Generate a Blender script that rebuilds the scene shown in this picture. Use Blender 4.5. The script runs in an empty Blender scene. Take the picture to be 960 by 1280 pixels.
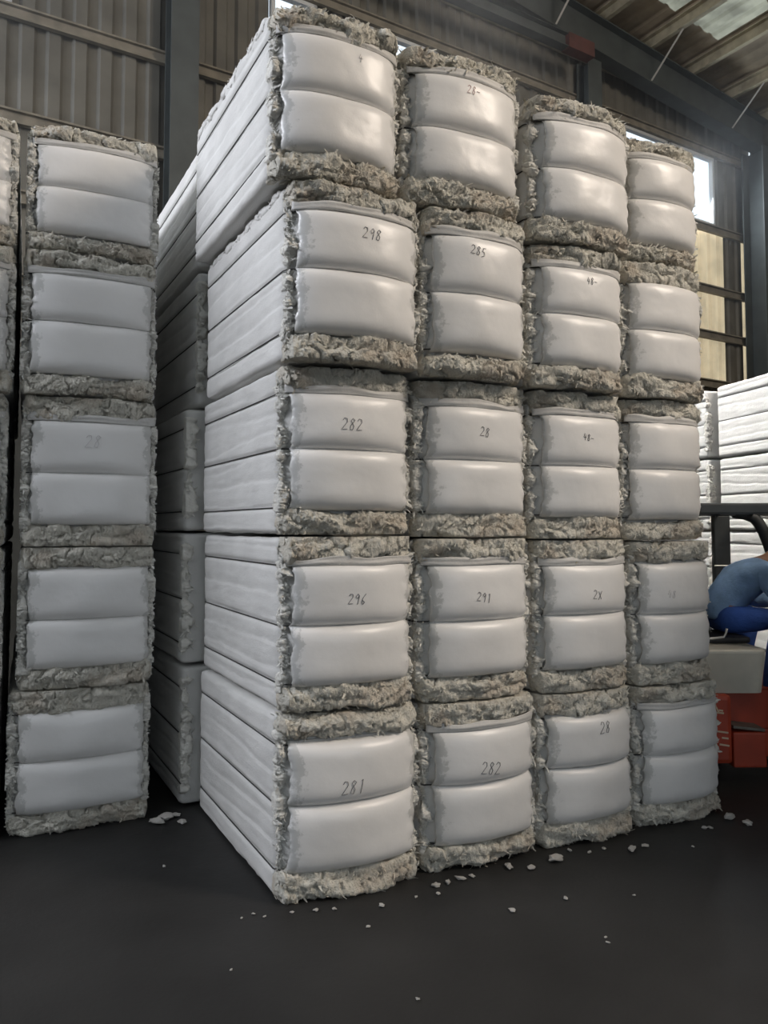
import bpy, bmesh, math, random
import numpy as np
from mathutils import Vector, Matrix

random.seed(7)
SC = bpy.context.scene
COL = SC.collection
R = math.radians

# ------------------------------------------------------------------ camera
F_PX, PITCH, SHIFT, CAM_H = 960.0, R(3.0), 33.0, 1.6
cd = bpy.data.cameras.new('camera')
cam = bpy.data.objects.new('camera', cd)
COL.objects.link(cam)
cam.location = (0, 0, CAM_H)
cam.rotation_euler = (R(90) + PITCH, 0, 0)
cd.sensor_fit = 'VERTICAL'
cd.sensor_height = 36.0
cd.lens = 36.0 * F_PX / 1280.0
cd.shift_y = -SHIFT / 1280.0
cd.clip_start = 0.02
SC.camera = cam


def ray(px, py):
    a = (px - 480) / F_PX
    b = (640 - SHIFT - py) / F_PX
    c, s = math.cos(PITCH), math.sin(PITCH)
    return np.array([a, c - b * s, s + b * c])


ORG = np.array([0, 0, CAM_H])


def on_floor(px, py, z=0.0):
    d = ray(px, py)
    return ORG + d * ((z - CAM_H) / d[2])


def at(px, py, y):
    d = ray(px, py)
    return ORG + d * (y / d[1])


def on_plane(px, py, p0, n):
    d = ray(px, py)
    return ORG + d * (((p0 - ORG) @ n) / (d @ n))


# ------------------------------------------------------------------ noise
_rs = np.random.RandomState(3)
_perm = np.concatenate([_rs.permutation(512)] * 4)
_grad = _rs.normal(size=(512, 3))
_grad /= np.linalg.norm(_grad, axis=1)[:, None]


def pn(p):
    p = np.asarray(p, float)
    i = np.floor(p).astype(int)
    f = p - i
    w = f * f * f * (f * (f * 6 - 15) + 10)
    out = 0
    for dx in (0, 1):
        for dy in (0, 1):
            for dz in (0, 1):
                h = _perm[(_perm[(_perm[(i[:, 0] + dx) & 511] + i[:, 1] + dy) & 511] + i[:, 2] + dz) & 511]
                g = _grad[h]
                v = g[:, 0] * (f[:, 0] - dx) + g[:, 1] * (f[:, 1] - dy) + g[:, 2] * (f[:, 2] - dz)
                wx = w[:, 0] if dx else 1 - w[:, 0]
                wy = w[:, 1] if dy else 1 - w[:, 1]
                wz = w[:, 2] if dz else 1 - w[:, 2]
                out = out + v * wx * wy * wz
    return out * 1.6


def fbm(p, o=3):
    s, a, q = 0, 1.0, np.asarray(p, float)
    for _ in range(o):
        s = s + a * pn(q)
        q = q * 2.03 + 11.7
        a *= 0.5
    return s


def ridged(p, o=3):
    s, a, q = 0, 1.0, np.asarray(p, float)
    for _ in range(o):
        s = s + a * (1 - 2 * np.abs(pn(q)))
        q = q * 2.1 + 5.3
        a *= 0.5
    return s * 0.5


# ------------------------------------------------------------------ materials
def new_mat(name):
    m = bpy.data.materials.new(name)
    m.use_nodes = True
    nt = m.node_tree
    return m, nt, nt.nodes['Principled BSDF']


def mat(name, col, rough=0.7, metal=0.0, noise=None, bump=None, spec=0.5, var=0.15, sheen=0.0):
    """principled with noise-varied colour (noise = scale) and bump = [(scale, strength, distance)]"""
    m, nt, b = new_mat(name)
    b.inputs['Base Color'].default_value = (*col, 1)
    b.inputs['Roughness'].default_value = rough
    b.inputs['Metallic'].default_value = metal
    b.inputs['Specular IOR Level'].default_value = spec
    if sheen:
        b.inputs['Sheen Weight'].default_value = sheen
    tc = nt.nodes.new('ShaderNodeTexCoord')
    if noise:
        n = nt.nodes.new('ShaderNodeTexNoise')
        n.inputs['Scale'].default_value = noise
        n.inputs['Detail'].default_value = 6
        nt.links.new(tc.outputs['Object'], n.inputs['Vector'])
        r = nt.nodes.new('ShaderNodeValToRGB')
        r.color_ramp.elements[0].position = 0.3
        r.color_ramp.elements[1].position = 0.7
        r.color_ramp.elements[0].color = (*[c * (1 - var) for c in col], 1)
        r.color_ramp.elements[1].color = (*[min(1, c * (1 + var)) for c in col], 1)
        nt.links.new(n.outputs['Fac'], r.inputs['Fac'])
        nt.links.new(r.outputs['Color'], b.inputs['Base Color'])
    prev = None
    for sc, st, ds in (bump or []):
        n = nt.nodes.new('ShaderNodeTexNoise')
        n.inputs['Scale'].default_value = sc
        n.inputs['Detail'].default_value = 5
        n.inputs['Roughness'].default_value = 0.65
        nt.links.new(tc.outputs['Object'], n.inputs['Vector'])
        bp = nt.nodes.new('ShaderNodeBump')
        bp.inputs['Strength'].default_value = st
        bp.inputs['Distance'].default_value = ds
        nt.links.new(n.outputs['Fac'], bp.inputs['Height'])
        if prev:
            nt.links.new(prev.outputs['Normal'], bp.inputs['Normal'])
        prev = bp
    if prev:
        nt.links.new(prev.outputs['Normal'], b.inputs['Normal'])
    return m


def fibre_roll_material():
    """crumpled fibre: warm off-white with tan and grey clumps"""
    m = mat('raw_fibre', (0.82, 0.79, 0.70), rough=1.0, spec=0.1, noise=14, var=0.10,
            bump=[(45, 0.8, 0.02), (130, 0.9, 0.010), (300, 0.6, 0.004)])
    nt = m.node_tree
    b = nt.nodes['Principled BSDF']
    src = b.inputs['Base Color'].links[0].from_socket
    tc = [n for n in nt.nodes if n.type == 'TEX_COORD'][0]
    n = nt.nodes.new('ShaderNodeTexNoise')
    n.inputs['Scale'].default_value = 6.0
    n.inputs['Detail'].default_value = 4
    nt.links.new(tc.outputs['Object'], n.inputs['Vector'])
    r = nt.nodes.new('ShaderNodeValToRGB')
    r.color_ramp.elements[0].position = 0.52
    r.color_ramp.elements[1].position = 0.66
    nt.links.new(n.outputs['Fac'], r.inputs['Fac'])
    mx = nt.nodes.new('ShaderNodeMixRGB')
    mx.inputs['Color2'].default_value = (0.72, 0.65, 0.55, 1)
    nt.links.new(r.outputs['Color'], mx.inputs['Fac'])
    nt.links.new(src, mx.inputs['Color1'])
    nt.links.new(mx.outputs['Color'], b.inputs['Base Color'])
    return m


M = {}
M['fibre'] = fibre_roll_material()
M['fringe'] = mat('torn_white_fibre', (0.82, 0.805, 0.75), rough=1.0, spec=0.1, noise=20, var=0.12, bump=[(70, 0.8, 0.014), (200, 0.7, 0.006)])
M['sheet'] = mat('pressed_fibre_sheet', (0.69, 0.685, 0.665), rough=0.95, spec=0.15, noise=5, var=0.06,
                 bump=[(45, 0.35, 0.008), (170, 0.6, 0.004)])
M['wrap'] = mat('white_film_wrapper', (0.80, 0.79, 0.775), rough=0.36, spec=0.55, noise=3.5, var=0.035,
                bump=[(5, 0.12, 0.02), (90, 0.12, 0.002)])
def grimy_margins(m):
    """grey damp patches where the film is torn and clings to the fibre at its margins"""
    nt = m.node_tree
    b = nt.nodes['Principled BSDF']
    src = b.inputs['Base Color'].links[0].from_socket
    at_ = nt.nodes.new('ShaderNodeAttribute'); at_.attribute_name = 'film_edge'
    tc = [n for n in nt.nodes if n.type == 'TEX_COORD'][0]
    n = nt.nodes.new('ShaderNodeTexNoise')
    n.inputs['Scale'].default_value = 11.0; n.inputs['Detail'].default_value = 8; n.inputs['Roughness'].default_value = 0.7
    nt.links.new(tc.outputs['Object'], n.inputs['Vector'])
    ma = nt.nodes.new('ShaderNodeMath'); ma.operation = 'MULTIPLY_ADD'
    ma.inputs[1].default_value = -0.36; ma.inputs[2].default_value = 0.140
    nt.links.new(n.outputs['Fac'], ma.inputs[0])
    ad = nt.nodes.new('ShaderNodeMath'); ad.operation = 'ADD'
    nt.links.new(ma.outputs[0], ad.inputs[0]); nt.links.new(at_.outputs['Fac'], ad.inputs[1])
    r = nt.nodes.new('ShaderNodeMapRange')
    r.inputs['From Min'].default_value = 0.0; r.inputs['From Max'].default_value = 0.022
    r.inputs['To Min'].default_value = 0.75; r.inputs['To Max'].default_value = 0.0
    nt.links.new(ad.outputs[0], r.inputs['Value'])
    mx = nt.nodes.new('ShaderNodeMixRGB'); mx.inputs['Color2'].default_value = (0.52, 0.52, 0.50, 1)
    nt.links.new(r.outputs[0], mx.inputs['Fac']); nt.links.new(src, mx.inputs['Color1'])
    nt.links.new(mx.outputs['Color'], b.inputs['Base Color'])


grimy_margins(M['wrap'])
M['scrap'] = mat('fibre_scrap', (0.62, 0.60, 0.56), rough=1.0, spec=0.1, noise=40, var=0.2, bump=[(120, 0.8, 0.01)])
M['hem'] = mat('creased_film_hem', (0.58, 0.57, 0.55), rough=0.5, spec=0.3, noise=9, var=0.08,
               bump=[(22, 0.5, 0.01)])
M['wire'] = mat('baling_wire', (0.06, 0.058, 0.055), rough=0.5, metal=0.4)
M['ink'] = mat('marker_ink', (0.07, 0.068, 0.075), rough=0.7)
M['ink_faint'] = mat('faded_marker_ink', (0.56, 0.54, 0.545), rough=0.7)
M['ink_red'] = mat('faded_red_ink', (0.50, 0.30, 0.29), rough=0.7)
M['floor'] = mat('dark_concrete', (0.0185, 0.0183, 0.018), rough=0.55, spec=0.35, noise=1.3, var=0.35,
                 bump=[(9, 0.25, 0.01), (60, 0.2, 0.003)])
M['steel_dark'] = mat('dark_green_grey_steel', (0.055, 0.066, 0.066), rough=0.6, noise=4, var=0.2)
M['sheet_dark'] = mat('grey_brown_wall_sheet', (0.125, 0.12, 0.10), rough=0.65, noise=2.5, var=0.25)
M['sheet_tan'] = None
M['girt'] = mat('dusty_beige_girt', (0.20, 0.18, 0.14), rough=0.75, noise=6, var=0.25)
M['red_primer'] = mat('red_oxide_primer', (0.085, 0.030, 0.026), rough=0.7, noise=6, var=0.3)
M['brace'] = mat('pale_steel_angle', (0.5, 0.5, 0.48), rough=0.6)
M['roof_sheet'] = mat('brown_stained_roof_sheet', (0.32, 0.265, 0.19), rough=0.7, noise=2.0, var=0.4)
M['purlin'] = mat('ochre_purlin', (0.38, 0.34, 0.24), rough=0.7, noise=5, var=0.3)
M['win_frame'] = mat('window_frame_paint', (0.55, 0.57, 0.58), rough=0.5)


def translucent_panel(name, col, tr, mix=0.6, low=0.45):
    m, nt, b = new_mat(name)
    b.inputs['Base Color'].default_value = (*col, 1)
    b.inputs['Roughness'].default_value = 0.6
    t = nt.nodes.new('ShaderNodeBsdfTranslucent')
    t.inputs['Color'].default_value = (*tr, 1)
    tc = nt.nodes.new('ShaderNodeTexCoord')
    n = nt.nodes.new('ShaderNodeTexNoise')
    n.inputs['Scale'].default_value = 3.0
    n.inputs['Detail'].default_value = 5
    nt.links.new(tc.outputs['Object'], n.inputs['Vector'])
    r = nt.nodes.new('ShaderNodeValToRGB')
    r.color_ramp.elements[0].color = (*[c * low for c in tr], 1)
    r.color_ramp.elements[0].position = 0.35
    r.color_ramp.elements[1].color = (*tr, 1)
    r.color_ramp.elements[1].position = 0.6
    nt.links.new(n.outputs['Fac'], r.inputs['Fac'])
    nt.links.new(r.outputs['Color'], t.inputs['Color'])
    mx = nt.nodes.new('ShaderNodeMixShader')
    mx.inputs['Fac'].default_value = mix
    nt.links.new(b.outputs[0], mx.inputs[1])
    nt.links.new(t.outputs[0], mx.inputs[2])
    nt.links.new(mx.outputs[0], nt.nodes['Material Output'].inputs['Surface'])
    return m


M['sheet_tan'] = translucent_panel('tan_fibreglass_wall_sheet', (0.55, 0.49, 0.36), (1.0, 0.76, 0.46), 0.8, 0.78)
M['skylight'] = translucent_panel('fibreglass_skylight_sheet', (0.5, 0.5, 0.42), (0.46, 0.44, 0.33))


def glass_pane():
    m, nt, b = new_mat('window_glass')
    t = nt.nodes.new('ShaderNodeBsdfTransparent')
    g = nt.nodes.new('ShaderNodeBsdfGlossy')
    g.inputs['Roughness'].default_value = 0.05
    mx = nt.nodes.new('ShaderNodeMixShader')
    mx.inputs['Fac'].default_value = 0.06
    nt.links.new(t.outputs[0], mx.inputs[1])
    nt.links.new(g.outputs[0], mx.inputs[2])
    nt.links.new(mx.outputs[0], nt.nodes['Material Output'].inputs['Surface'])
    return m


M['glass'] = glass_pane()


# ------------------------------------------------------------------ mesh helpers
def link(name, me, m, parent=None, smooth=True):
    o = bpy.data.objects.new(name, me)
    COL.objects.link(o)
    if m is not None and len(me.materials) == 0:
        for mm in (m if isinstance(m, (list, tuple)) else [m]):
            me.materials.append(mm)
    if parent:
        o.parent = parent
    if smooth and me.polygons:
        me.polygons.foreach_set('use_smooth', [True] * len(me.polygons))
    return o


def mesh_np(name, v, f):
    """v Nx3, f list of arrays of quads / tris"""
    me = bpy.data.meshes.new(name)
    me.from_pydata(np.asarray(v, float).tolist(), [], [list(map(int, q)) for q in f])
    me.update()
    return me


def thing(name, label, cat, loc=(0, 0, 0), rotz=0.0, group=None):
    o = bpy.data.objects.new(name, None)
    o.empty_display_size = 0.2
    COL.objects.link(o)
    o.location = loc
    o.rotation_euler = (0, 0, rotz)
    o['label'] = label
    o['category'] = cat
    if group:
        o['group'] = group
    return o


def structure(o):
    o['kind'] = 'structure'
    return o


class MB:
    """collects shapes in one bmesh"""

    def __init__(self):
        self.v, self.f, self.mi = [], [], []
        self.k = 0

    def add(self, vs, fs):
        b = len(self.v)
        self.v.extend([tuple(map(float, p)) for p in vs])
        self.f.extend([[b + i for i in q] for q in fs])
        self.mi.extend([self.k] * len(fs))

    def box(self, c, s, rot=None, bev=0.0):
        """box with chamfered edges"""
        bm = bmesh.new()
        bmesh.ops.create_cube(bm, size=1.0)
        for v in bm.verts:
            v.co = Vector((v.co.x * s[0], v.co.y * s[1], v.co.z * s[2]))
        if bev > 0:
            bmesh.ops.bevel(bm, geom=list(bm.edges), offset=bev, segments=2, affect='EDGES', profile=0.6)
        mt = Matrix.Translation(Vector(c)) @ (rot if rot is not None else Matrix.Identity(4))
        bm.verts.ensure_lookup_table()
        self.add([mt @ v.co for v in bm.verts], [[v.index for v in f.verts] for f in bm.faces])
        bm.free()

    def tube(self, pts, r, n=8, cap=True, radii=None):
        pts = [Vector(p) for p in pts]
        b, vs, fs = 0, [], []
        up = None
        for i, p in enumerate(pts):
            t = (pts[min(i + 1, len(pts) - 1)] - pts[max(i - 1, 0)]).normalized()
            if up is None:
                up = Vector((0, 0, 1)) if abs(t.z) < 0.9 else Vector((1, 0, 0))
            a = t.cross(up)
            if a.length < 1e-5:
                a = t.orthogonal()
            a.normalize()
            up = a.cross(t).normalized()
            rr = radii[i] if radii else r
            for k in range(n):
                an = 2 * math.pi * k / n
                vs.append(p + a * (math.cos(an) * rr) + up * (math.sin(an) * rr))
        for i in range(len(pts) - 1):
            for k in range(n):
                fs.append([i * n + k, i * n + (k + 1) % n, (i + 1) * n + (k + 1) % n, (i + 1) * n + k])
        if cap:
            fs.append(list(range(n))[::-1])
            fs.append([(len(pts) - 1) * n + k for k in range(n)])
        self.add(vs, fs)

    def beam(self, a, b, prof, up=(0, 0, 1)):
        """extrude a closed 2-D profile from a to b; profile x = sideways, y = up"""
        a, b = Vector(a), Vector(b)
        t = (b - a).normalized()
        sd = t.cross(Vector(up)).normalized()
        u = sd.cross(t).normalized()
        n = len(prof)
        vs = [p + sd * x + u * y for p in (a, b) for x, y in prof]
        fs = [[k, (k + 1) % n, n + (k + 1) % n, n + k] for k in range(n)]
        fs += [list(range(n))[::-1], [n + k for k in range(n)]]
        self.add(vs, fs)

    def prism(self, poly, y0, y1):
        """polygon in x,z extruded along y"""
        n = len(poly)
        vs = [(x, y, z) for y in (y0, y1) for x, z in poly]
        fs = [[k, (k + 1) % n, n + (k + 1) % n, n + k] for k in range(n)]
        fs += [list(range(n))[::-1], [n + k for k in range(n)]]
        self.add(vs, fs)

    def build(self, name, m, parent=None, smooth=False, bevel=0.0, auto=False):
        me = mesh_np(name, self.v, self.f)
        bm = bmesh.new()
        bm.from_mesh(me)
        bmesh.ops.recalc_face_normals(bm, faces=bm.faces)
        if bevel:
            es = [e for e in bm.edges if len(e.link_faces) == 2 and e.calc_face_angle(0) > 0.6]
            bmesh.ops.bevel(bm, geom=es, offset=bevel, segments=2, affect='EDGES', profile=0.6, clamp_overlap=True)
        bm.to_mesh(me)
        bm.free()
        o = link(name, me, m, parent, smooth)
        if not bevel and len(me.polygons) == len(self.mi) and max(self.mi, default=0) > 0:
            me.polygons.foreach_set('material_index', self.mi)
        return o


def ibeam(w, h, tf, tw):
    a, b, c = w / 2, h / 2, tw / 2
    return [(-a, -b), (a, -b), (a, -b + tf), (c, -b + tf), (c, b - tf), (a, b - tf), (a, b), (-a, b), (-a, b - tf), (-c, b - tf), (-c, -b + tf), (-a, -b + tf)]


# ------------------------------------------------------------------ bale shapes
# local frame of a bale: x across the front, y inward from the front, z up; origin at the front's bottom centre
V_LO, V_MID, V_HI = 0.150, 0.500, 0.845      # heights of the three wires


def lobe(v, mid):
    t = np.where(v < mid, (v - (V_LO + mid) / 2) / ((mid - V_LO) / 2), (v - (mid + V_HI) / 2) / ((V_HI - mid) / 2))
    return np.clip(1 - np.abs(t) ** 5.0, 0, 1) ** 0.5


class Front:
    """the bulged front of one bale"""

    def __init__(s, w, h, bulge, mid, seed):
        s.w, s.h, s.b, s.mid, s.seed = w, h, bulge, mid, seed

    def depth(s, u, v):
        cu = np.clip(1 - np.abs(2 * u) ** 2.3, 0, 1)
        n = pn(np.stack([u * 2.4 + s.seed, v * 2.4, v * 0 + s.seed * 1.7], 1)) * 0.012
        side = np.clip(1 - np.abs(2 * u) ** 9, 0, 1)
        return (s.b * cu * (0.55 + 0.45 * lobe(v, s.mid)) + 0.034 * lobe(v, s.mid) * side) + n * cu

    def pos(s, u, v, off):
        u, v = np.atleast_1d(np.asarray(u, float)), np.atleast_1d(np.asarray(v, float))
        e = 2e-3
        d = s.depth(u, v)
        du = (s.depth(u + e, v) - d) / (e * s.w)
        dv = (s.depth(u, v + e) - d) / (e * s.h)
        n = np.stack([du, -np.ones_like(du), dv], 1)
        n[:, 0] = -(-du)
        nn = np.stack([-(-du) * 0 + (-du) * -1 * -1, -np.ones_like(du), -dv], 1)
        nn /= np.linalg.norm(nn, axis=1)[:, None]
        p = np.stack([u * s.w, -d, v * s.h], 1)
        return p + nn * np.reshape(off, (-1, 1))


def lattice(nx, ny, nz):
    idx = -np.ones((nx + 1, ny + 1, nz + 1), int)
    g = np.stack(np.meshgrid(np.arange(nx + 1), np.arange(ny + 1), np.arange(nz + 1), indexing='ij'), -1)
    onb = (g[..., 0] == 0) | (g[..., 0] == nx) | (g[..., 1] == 0) | (g[..., 1] == ny) | (g[..., 2] == 0) | (g[..., 2] == nz)
    idx[onb] = np.arange(onb.sum())
    p = g[onb] / np.array([nx, ny, nz], float)
    fs = []

    def q(a, flip):
        f = np.stack([a[:-1, :-1], a[1:, :-1], a[1:, 1:], a[:-1, 1:]], -1).reshape(-1, 4)
        fs.append(f[:, ::-1] if flip else f)
    q(idx[0], True); q(idx[-1], False)
    q(idx[:, 0], False); q(idx[:, -1], True)
    q(idx[:, :, 0], True); q(idx[:, :, -1], False)
    return p, np.concatenate(fs)


LAT = {}


def side_relief(y, z, h, seed, mid):
    """inward relief of the pressed side: sheet edges and the three wire grooves"""
    q = z / h
    s = np.stack([y * 0.9 + seed, q * 3.0, q * 0 + seed * 0.7], 1)
    wob = pn(s) * 0.5
    k = q * 7.3 + wob + seed * 0.37 + 0.10 * pn(np.stack([y * 9 + seed, q * 7, q * 0], 1))
    fr = k - np.floor(k)
    amp = 0.5 + 0.5 * pn(np.stack([np.floor(k) * 3.1 + seed, y * 1.1, q * 0 + 2.2], 1))
    ledge = np.clip(amp, 0, 1) * 0.009 * np.clip(1 - fr * 2.6, 0, 1)
    g = 0
    for v in (V_LO + 0.01, mid, V_HI - 0.01):
        g = g + 0.011 * np.exp(-((q - v) * h / 0.011) ** 2)
    big = 0.010 * (1 + pn(np.stack([y * 1.7 + seed, q * 2.2, q * 0 + seed], 1)))
    fine = 0.0022 * fbm(np.stack([y * 15, q * 18, q * 0 + seed], 1), 3)
    return np.clip(ledge + g + big * 0.4 + fine, 0.0, 0.05)


def bale_body(fr, d, front=True, nx=34, ny=30, nz=92):
    key = (nx, ny, nz)
    if key not in LAT:
        LAT[key] = lattice(*key)
    p, f = LAT[key]
    w, h, seed = fr.w, fr.h, fr.seed
    P = np.stack([(p[:, 0] - .5) * w, p[:, 1] * d, p[:, 2] * h], 1)
    r = 0.035
    lo, hi = np.array([-w / 2, 0, 0]) + r, np.array([w / 2, d, h]) - r
    I = np.clip(P, lo, hi)
    D = P - I
    n = D / np.maximum(np.linalg.norm(D, axis=1), 1e-9)[:, None]
    P = I + n * r
    u, v = P[:, 0] / w, P[:, 2] / h
    if front:
        wy = np.clip(-n[:, 1], 0, 1)
        P[:, 1] -= (fr.depth(u, v) - 0.012) * wy * np.clip((0.5 - np.abs(u)) / 0.08, 0, 1)
        P[:, 1] += wy * 0.02 * (np.abs(u) > 0.40)
    wx = np.abs(n[:, 0])
    rel = side_relief(P[:, 1], P[:, 2], h, seed + np.sign(n[:, 0]) * 3, fr.mid)
    P[:, 0] -= np.sign(n[:, 0]) * rel * wx
    # slack edges of the top and bottom, kept inside the bale's own height
    ez = 0.006 * (1 + pn(P * 6 + seed))
    P[:, 2] -= np.sign(n[:, 2]) * ez * np.abs(n[:, 2])
    P[:, 2] = np.clip(P[:, 2], 0, h)
    return mesh_np('bale_body', P, f)


def crumple_roll(path, ra, rb, n_along, n_ring, seed, amp, flakes, lim, rough=1.0, patchy=0.0):
    """a torn, crumpled roll of fibre along a path; path(t) -> centre, a-axis, b-axis (arrays)"""
    t = np.linspace(0, 1, n_along)
    C, A, B = path(t)
    an = np.linspace(0, 2 * np.pi, n_ring, endpoint=False)
    ends = np.clip(np.minimum(t, 1 - t) / 0.035, 0.03, 1) ** 0.5
    if patchy:
        ends = ends * np.clip(0.85 + patchy * fbm(np.stack([t * 7 + seed * 3, t * 0 + seed, t * 0 + 1.7], 1), 3), 0.25, 1.45)
    ca, sa = np.cos(an), np.sin(an)
    sq = 1.0 / (np.abs(ca) ** 3 + np.abs(sa) ** 3) ** (1 / 3)
    base = C[:, None, :] + (A[:, None, :] * (ca * sq)[None, :, None] * ra + B[:, None, :] * (sa * sq)[None, :, None] * rb) * ends[:, None, None]
    nrm = base - C[:, None, :]
    nl = np.linalg.norm(nrm, axis=2, keepdims=True)
    nrm = nrm / np.maximum(nl, 1e-6)
    q = base.reshape(-1, 3)
    s3 = np.array([seed * 3.1, seed * 1.3, seed * 2.3])
    warp = 0.012 * np.stack([pn(q * 21 + s3), pn(q * 21 + s3 + 40), pn(q * 21 + s3 + 80)], 1)
    qq = q + warp
    disp = amp * (1.0 * fbm(qq * np.array([6, 9, 12]) + s3, 2) + 0.42 * ridged(qq * np.array([14, 24, 40]) + s3, 2) + 0.42 * ridged(qq * np.array([52, 60, 80]) + s3, 2) - 0.40)
    # cracks across
    crk = pn(qq * np.array([9, 9, 15]) + s3 * 2)
    disp -= amp * 0.8 * np.exp(-(crk / 0.05) ** 2)
    q = q + nrm.reshape(-1, 3) * disp[:, None]
    q = np.clip(q, lim[0], lim[1])
    idx = np.arange(n_along * n_ring).reshape(n_along, n_ring)
    nx_ = np.roll(idx, -1, axis=1)
    f = np.stack([idx[:-1], nx_[:-1], nx_[1:], idx[1:]], -1).reshape(-1, 4).tolist()
    f += [idx[0][::-1].tolist(), idx[-1].tolist()]
    V = [q]
    # torn flaps and fibre ends standing out of the roll
    rs = np.random.RandomState(int(seed * 100) % 100000)
    b = len(q)
    ii, jj = rs.randint(1, n_along - 1, flakes), rs.randint(0, n_ring, flakes)
    keep = nrm[ii, jj, 1] < 0.5
    ii, jj = ii[keep], jj[keep]
    n_ = len(ii)
    o, nn = q[idx[ii, jj]], nrm[ii, jj]
    td = rs.normal(size=(n_, 3)) * np.array([1.2, 1, .8])
    td -= nn * np.sum(td * nn, 1)[:, None]
    td /= np.linalg.norm(td, axis=1)[:, None] + 1e-9
    sd = np.cross(nn, td)
    big = (rs.uniform(size=n_) < 0.18)
    Ln = np.where(big, rs.uniform(.014, .030, n_), rs.uniform(.006, .015, n_)) * rough
    Wd = np.where(big, rs.uniform(.008, .018, n_), rs.uniform(.0025, .007, n_)) * rough
    st = rs.uniform(.25, .9, n_)
    pts = []
    for k in range(4):
        s_ = k / 3
        c = o - nn * .004 + nn * (Ln * s_ * st)[:, None] + td * (Ln * s_ * (.35 + .65 * s_))[:, None] + rs.normal(size=(n_, 3)) * .0015
        ww = (Wd * (1 - .6 * s_) * rs.uniform(.5, 1.2, n_))[:, None]
        pts += [c + sd * ww / 2, c - sd * ww / 2]
    pts = np.clip(np.stack(pts, 1).reshape(-1, 3), lim[0], lim[1])
    V.append(pts)
    base_ = b + 8 * np.arange(n_)
    for k in range(3):
        f += np.stack([base_ + 2 * k, base_ + 2 * k + 1, base_ + 2 * k + 3, base_ + 2 * k + 2], 1).tolist()
    return mesh_np('fibre_roll', np.concatenate(V), f)


def wrapper_mesh(fr, seed, u0, u1, nu=64, nv=84):
    """white film pressed over the two lobes; sides torn irregularly"""
    v = np.linspace(V_LO - 0.005, V_HI + 0.012, nv)
    s = np.linspace(0, 1, nu)
    rag = lambda k: 0.016 * fbm(np.stack([v * 11 + seed + k, v * 0 + k, v * 0 + seed], 1), 3) + 0.010 * ridged(np.stack([v * 30 + seed, v * 0 + k, v * 0], 1), 2)
    a, bb = u0 + rag(1.3), u1 + rag(7.9)
    U = a[:, None] + (bb - a)[:, None] * s[None, :]
    Vv = np.repeat(v[:, None], nu, 1)
    n = np.stack([U.ravel() * 5 + seed, Vv.ravel() * 1.5, U.ravel() * 0 + seed], 1)
    wr = 0.0016 * fbm(n * np.array([1, 4, 1]), 3)
    edge = np.minimum(s, 1 - s)[None, :].repeat(nv, 0).ravel()
    off = 0.007 + wr - 0.006 * np.exp(-edge / 0.02)
    # pulled wrinkles at the right margin
    off = off + 0.0035 * np.sin(Vv.ravel() * 60 + seed + 3 * n[:, 0]) * np.clip(1 - (1 - s)[None, :].repeat(nv, 0).ravel() / 0.13, 0, 1)
    P = fr.pos(U.ravel(), Vv.ravel(), off)
    i = np.arange(nu * nv).reshape(nv, nu)
    f = np.stack([i[:-1, :-1], i[:-1, 1:], i[1:, 1:], i[1:, :-1]], -1).reshape(-1, 4)
    back = P + np.array([0, 0.004, 0])
    P2 = np.concatenate([P, back])
    m = nu * nv
    rim = np.concatenate([i[0, :], i[1:, -1], i[-1, -2::-1], i[-2:0:-1, 0]])
    r2 = np.roll(rim, -1)
    fr_ = np.stack([r2, rim, rim + m, r2 + m], 1)
    me = mesh_np('wrapper', P2, np.concatenate([f, f[:, ::-1] + m, fr_]))
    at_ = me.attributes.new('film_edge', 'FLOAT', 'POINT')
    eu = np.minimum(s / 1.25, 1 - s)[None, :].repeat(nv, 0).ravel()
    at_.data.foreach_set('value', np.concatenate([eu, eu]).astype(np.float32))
    return me


def hem_mesh(fr, seed, nu=60, nv=9):
    """loose folded hem of the film above the upper lobe"""
    s = np.linspace(-0.455, 0.47, nu)
    k = np.linspace(0, 1, nv)
    tap = np.clip((0.47 - np.abs(s)) / 0.25, 0.15, 1)
    lift = (0.010 + 0.008 * pn(np.stack([s * 4 + seed, s * 0, s * 0 + 3.3], 1))) * tap
    U = np.repeat(s[:, None], nv, 1)
    top = 0.050 + 0.030 * pn(np.stack([s * 3 + seed * 2, s * 0 + 5, s * 0], 1))
    V = V_HI - 0.012 + 0.012 * pn(np.stack([s * 2.3 + seed, s * 0 + 8, s * 0], 1))[:, None] + k[None, :] * top[:, None]
    bul = np.sin(np.pi * (0.15 + 0.75 * k))[None, :] * lift[:, None] + 0.003 * np.sin(k * 9 + 2 + seed)[None, :] * tap[:, None] + 0.003 * pn(np.stack([U.ravel() * 7, V.ravel() * 60, U.ravel() * 0 + seed], 1)).reshape(U.shape)
    P = fr.pos(U.ravel(), np.full(U.size, V_HI - 0.02), bul.ravel() + 0.008)
    P[:, 2] = V.ravel() * fr.h
    i = np.arange(nu * nv).reshape(nu, nv)
    f = np.stack([i[:-1, :-1], i[1:, :-1], i[1:, 1:], i[:-1, 1:]], -1).reshape(-1, 4)
    m = nu * nv
    rim = np.concatenate([i[0, :], i[1:, -1], i[-1, -2::-1], i[-2:0:-1, 0]])
    r2 = np.roll(rim, -1)
    P2 = np.concatenate([P, P + np.array([0, 0.005, 0])])
    return mesh_np('wrapper_hem', P2, np.concatenate([f, f[:, ::-1] + m, np.stack([rim, r2, r2 + m, rim + m], 1)]))


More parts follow.
